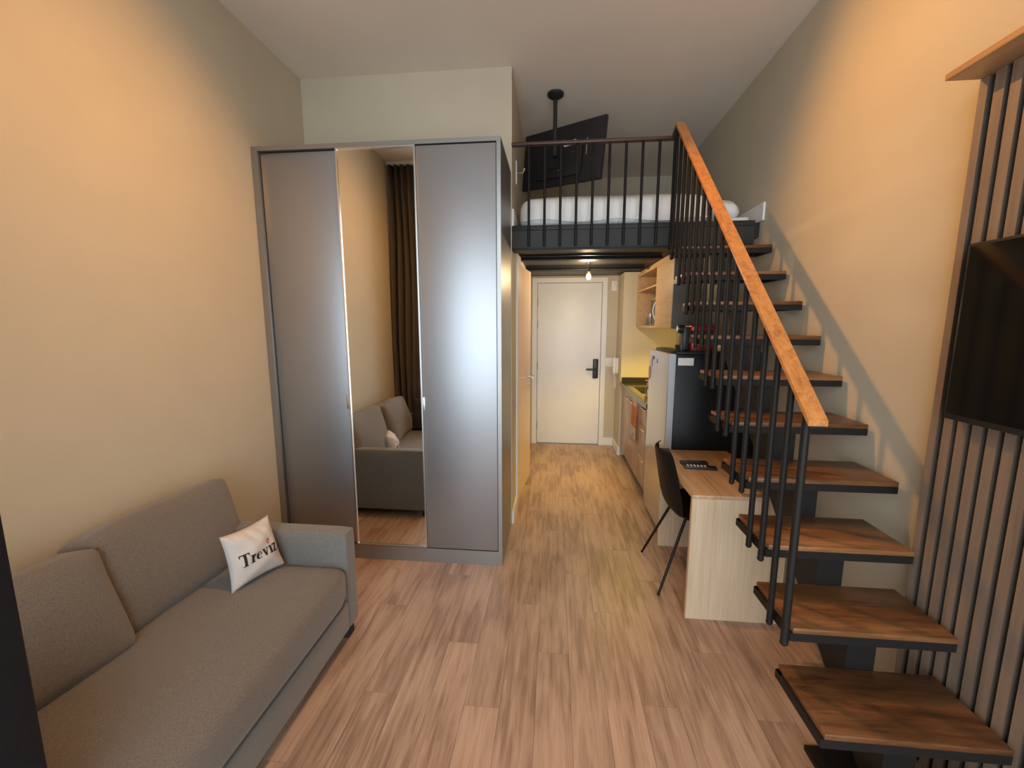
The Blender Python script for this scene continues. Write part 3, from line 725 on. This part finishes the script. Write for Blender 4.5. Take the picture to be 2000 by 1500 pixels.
bx('filler_panel', 'oak_cab', uc, cx0+.03, XR-.002, cy0+.03, cy1, 2.1305, 2.172)
bx('end_panel', 'cab_grey', uc, cx0-.018, XR-.002, cy0, cy0+.018, 1.545, 2.130, label='grey-brown end panel')
bx('light_strip', 'ledstrip', uc, 1.33, 1.345, 3.56, 4.95, 1.538, 1.5445)
# microwave
mw = thing('microwave', 'grey microwave with arched white handle in the wall cabinet niche', 'microwave', (1.15, 4.26, 1.566))
bm = B(); box(bm, 1.00, 1.39, 4.058, 4.50, 1.5665, 1.835, bev=.006); obj('body', bm, 'steel_edge', mw, True)
bx('door_glass', 'screen', mw, .992, 1.0, 4.16, 4.485, 1.585, 1.82, bev=.002)
bx('control_panel', 'black_soft', mw, .992, 1.0, 4.065, 4.150, 1.585, 1.82, bev=.002)
bm = B()
for i in range(5):
    for j in range(3): box(bm, .988, .992, 4.075+j*.024, 4.09+j*.024, 1.61+i*.034, 1.625+i*.034)
obj('buttons', bm, 'label', mw)
bm = B(); poly_tube(bm, [(.985-.03*math.sin(math.pi*t/10), 4.17+.045*math.sin(math.pi*t/10), 1.59+.235*t/10) for t in range(11)], .007); obj('handle', bm, 'white', mw, True)
# glass jars in the niche
for i, (y, x, hh, lab) in enumerate(((4.62, 1.02, .10, 'clear glass jar beside the microwave in the cabinet niche'), (4.80, 1.05, .085, 'clear drinking glass farther back in the cabinet niche'))):
    t = thing('glass_jar' if i == 0 else 'drinking_glass', lab, 'jar' if i == 0 else 'glass', (x, y, 1.566))
    bm = B(); lathe(bm, (x, y, 1.566), [(.034, 0), (.037, .006), (.037, hh), (.034, hh), (.034, .008), (.001, .008)]); obj('glass_wall', bm, 'glass', t, True)
    if i == 0:
        bm = B(); lathe(bm, (x, y, 1.566), [(.038, hh), (.038, hh+.012), (.010, hh+.016), (.010, hh+.026)]); obj('lid', bm, 'chrome', t, True)
# ------------------------------------------------------------------ end-wall fittings
def plate(label, x, z, y=YB, w_=.07, h_=.115, inner='switch'):
    t = thing('wall_switch' if inner == 'switch' else 'wall_socket', label, 'switch' if inner == 'switch' else 'socket', (x, y, z-h_/2))
    bx('cover_plate', 'white', t, x-w_/2, x+w_/2, y-.010, y-.001, z-h_/2, z+h_/2, bev=.003)
    bx('rocker', 'label', t, x-.014, x+.014, y-.014, y-.010, z-.028, z+.028, bev=.002)
plate('white wall plate high on the wall right of the entrance door', .748, 2.052, h_=.12)
plate('white double switch plate beside the entrance door lock', .714, 1.095, w_=.095)
ic = thing('intercom_phone', 'white intercom handset with coiled cord on the wall by the kitchenette', 'intercom', (.80, 5.26, .98))
bx('wall_cradle', 'white', ic, .776, .799, 5.225, 5.305, .975, 1.165, bev=.005)
bm = B(); softbox(bm, .738, .774, 5.240, 5.290, .965, 1.175, r=.014, n=6, bulge=(.004, 0, 0)); obj('handset', bm, 'white', ic, True)
bm = B(); poly_tube(bm, [(.757, 5.262, .966), (.762, 5.262, .87), (.77, 5.265, .80), (.780, 5.29, .775), (.786, 5.31, .80), (.788, 5.31, .98)], .004); obj('cord', bm, 'white', ic, True)
# fitting on the loft side wall
lf2 = thing('wall_hook', 'small chrome hook on the left wall of the loft', 'hook', (-.31, 3.45, 2.70))
bx('wall_plate', 'white', lf2, -.309, -.300, 3.42, 3.48, 2.66, 2.83, bev=.002)
bm = B(); poly_tube(bm, [(-.30, 3.45, 2.75), (-.26, 3.45, 2.745), (-.245, 3.45, 2.77)], .006); sphere(bm, (-.245, 3.45, 2.775), .010); obj('hook_arm', bm, 'chrome', lf2, True)

# ------------------------------------------------------------------ loft bed
bd = thing('mattress', 'white quilted mattress lying on the loft behind the railing', 'mattress', (.5, 4.0, 2.283))
bm = B(); softbox(bm, -.262, 1.105, 3.235, 5.10, 2.284, 2.520, r=.085, n=18, bulge=(.012, .02, .04), noise=.004, seed=5, flat=True); obj('mattress_body', bm, 'mattress', bd, True, auto=False)
bm = B(); pts_ = []
for k in range(49):
    x = -.235+1.50*k/48; pts_.append((min(x, 1.095), 3.226+.004*math.sin(k*.8), 2.338+.010*math.sin(k*.35)-.010*(k/48)))
poly_tube(bm, pts_, .006); obj('piping', bm, 'mattress', bd, True)
dv = thing('bed_cover', 'crumpled white cover bunched at the right end of the loft mattress', 'bedding', (1.24, 3.4, 2.284))
bm = B()
softbox(bm, 1.155, 1.32, 3.26, 3.72, 2.335, 2.46, r=.06, n=12, bulge=(.02, .02, .02), noise=.014, seed=11, flat=True)
softbox(bm, 1.150, 1.36, 3.21, 3.62, 2.284, 2.335, r=.024, n=10, bulge=(.01, .01, .0), noise=.008, seed=2, flat=True)
obj('folded_cloth', bm, 'mattress', dv, True, auto=False)

# ------------------------------------------------------------------ ceiling-hung TV of the loft
lt = thing('loft_television', 'black television hung from a ceiling pole above the loft bed, seen from behind', 'television', (-.01, 3.47, 2.9))
TR, BR_ = Vector((.357, 3.42, 3.132)), Vector((.347, 3.42, 2.680))
TL, BL_ = Vector((-.279, 3.93, 3.204)), Vector((-.287, 3.93, 2.757))
cc = (TR+BR_+TL+BL_)/4; uu = ((TR+BR_)-(TL+BL_)); wdt = uu.length/2; uu.normalize()
vv = ((TR+TL)-(BR_+BL_)); hgt = vv.length/2; vv = (vv-uu*vv.dot(uu)).normalized(); nn = uu.cross(vv)   # nn points to the viewer side
fm = Matrix((uu, vv, nn)).transposed().to_4x4(); fm.translation = cc
bm = B(); box(bm, -wdt/2, wdt/2, -hgt/2, hgt/2, -.035, 0, mat=fm, bev=.006); obj('casing', bm, 'black_soft', lt, True)
bm = B(); box(bm, -wdt*.28, wdt*.28, -hgt*.38, hgt*.12, 0, .028, mat=fm, bev=.008); obj('rear_housing', bm, 'black_soft', lt, True)
bm = B(); box(bm, -wdt/2+.012, wdt/2-.012, -hgt/2+.012, hgt/2-.012, -.037, -.035, mat=fm); obj('screen', bm, 'screen', lt)
bm = B(); box(bm, .03, .15, .045, .10, .001, .003, mat=fm); obj('rating_sticker', bm, 'label', lt, label='small white sticker on the back')
bm = B()
for a, b_ in ((-.06, .09), (.10, .10), (-.07, -.10), (.07, -.12), (-.02, .0), (-.03, -.04), (.2, .0)):
    tube(bm, fm @ Vector((a-.05, b_, .028)), fm @ Vector((a-.05, b_, .034)), .006, n=8)
obj('screws', bm, 'chrome', lt, True)
bm = B(); tube(bm, fm @ Vector((.26, -.03, .004)), fm @ Vector((.26, .09, .004)), .004); obj('port_edge', bm, 'chrome', lt, True)
bm = B(); lathe(bm, (-.01, 3.50, 3.285), [(.018, 0), (.062, .028), (.064, .044)], 28); obj('ceiling_cup', bm, 'black_soft', lt, True)
bm = B(); tube(bm, (-.01, 3.50, 2.88), (-.01, 3.50, 3.30), .016, n=16)
mid = fm @ Vector((-.03, -.01, .03)); tube(bm, (-.01, 3.50, 2.93), tuple(mid), .016); box(bm, -.09, .03, -.10, .08, .028, .04, mat=fm)
obj('pole', bm, 'black_soft', lt, True)

# ------------------------------------------------------------------ corridor bulb and the ceiling spots
bl = thing('corridor_bulb', 'glowing amber bulb hanging under the loft in front of the entrance door', 'lamp', (.331, 4.30, 1.99))
bm = B(); tube(bm, (.337, 4.30, 2.092), (.337, 4.30, 2.179), .017); tube(bm, (.337, 4.30, 2.174), (.337, 4.30, 2.1795), .04); obj('holder', bm, 'chrome', bl, True)
bm = B(); lathe(bm, (.335, 4.30, 2.012), [(.001, -.008), (.020, 0), (.030, .02), (.032, .036), (.024, .06), (.015, .084)], 18); obj('glass_bulb', bm, 'glass', bl, True)
bm = B(); sphere(bm, (.334, 4.30, 2.046), .022, (1, 1, 1.5)); obj('filament', bm, 'bulb', bl, True)
tk = thing('ceiling_spotlight', 'black ceiling track with two warm spot heads, just above the frame', 'lamp', (-.33, 1.92, 3.2))
bx('track_bar', 'black', tk, -.315, -.285, 1.60, 2.36, 3.305, 3.329)
for (x, y, tx) in ((-.40, 1.78, -1), (-.19, 2.33, 1)):
    bm = B(); tube(bm, (x-tx*.025, y, 3.275), (x-tx*.07, y, 3.31), .024, n=16); tube(bm, (x-tx*.07, y, 3.30), (-.30, y, 3.32), .008, n=8); obj('spot_head', bm, 'black', tk, True)
for o in bpy.data.objects:
    if '_w' in o: del o['_w']
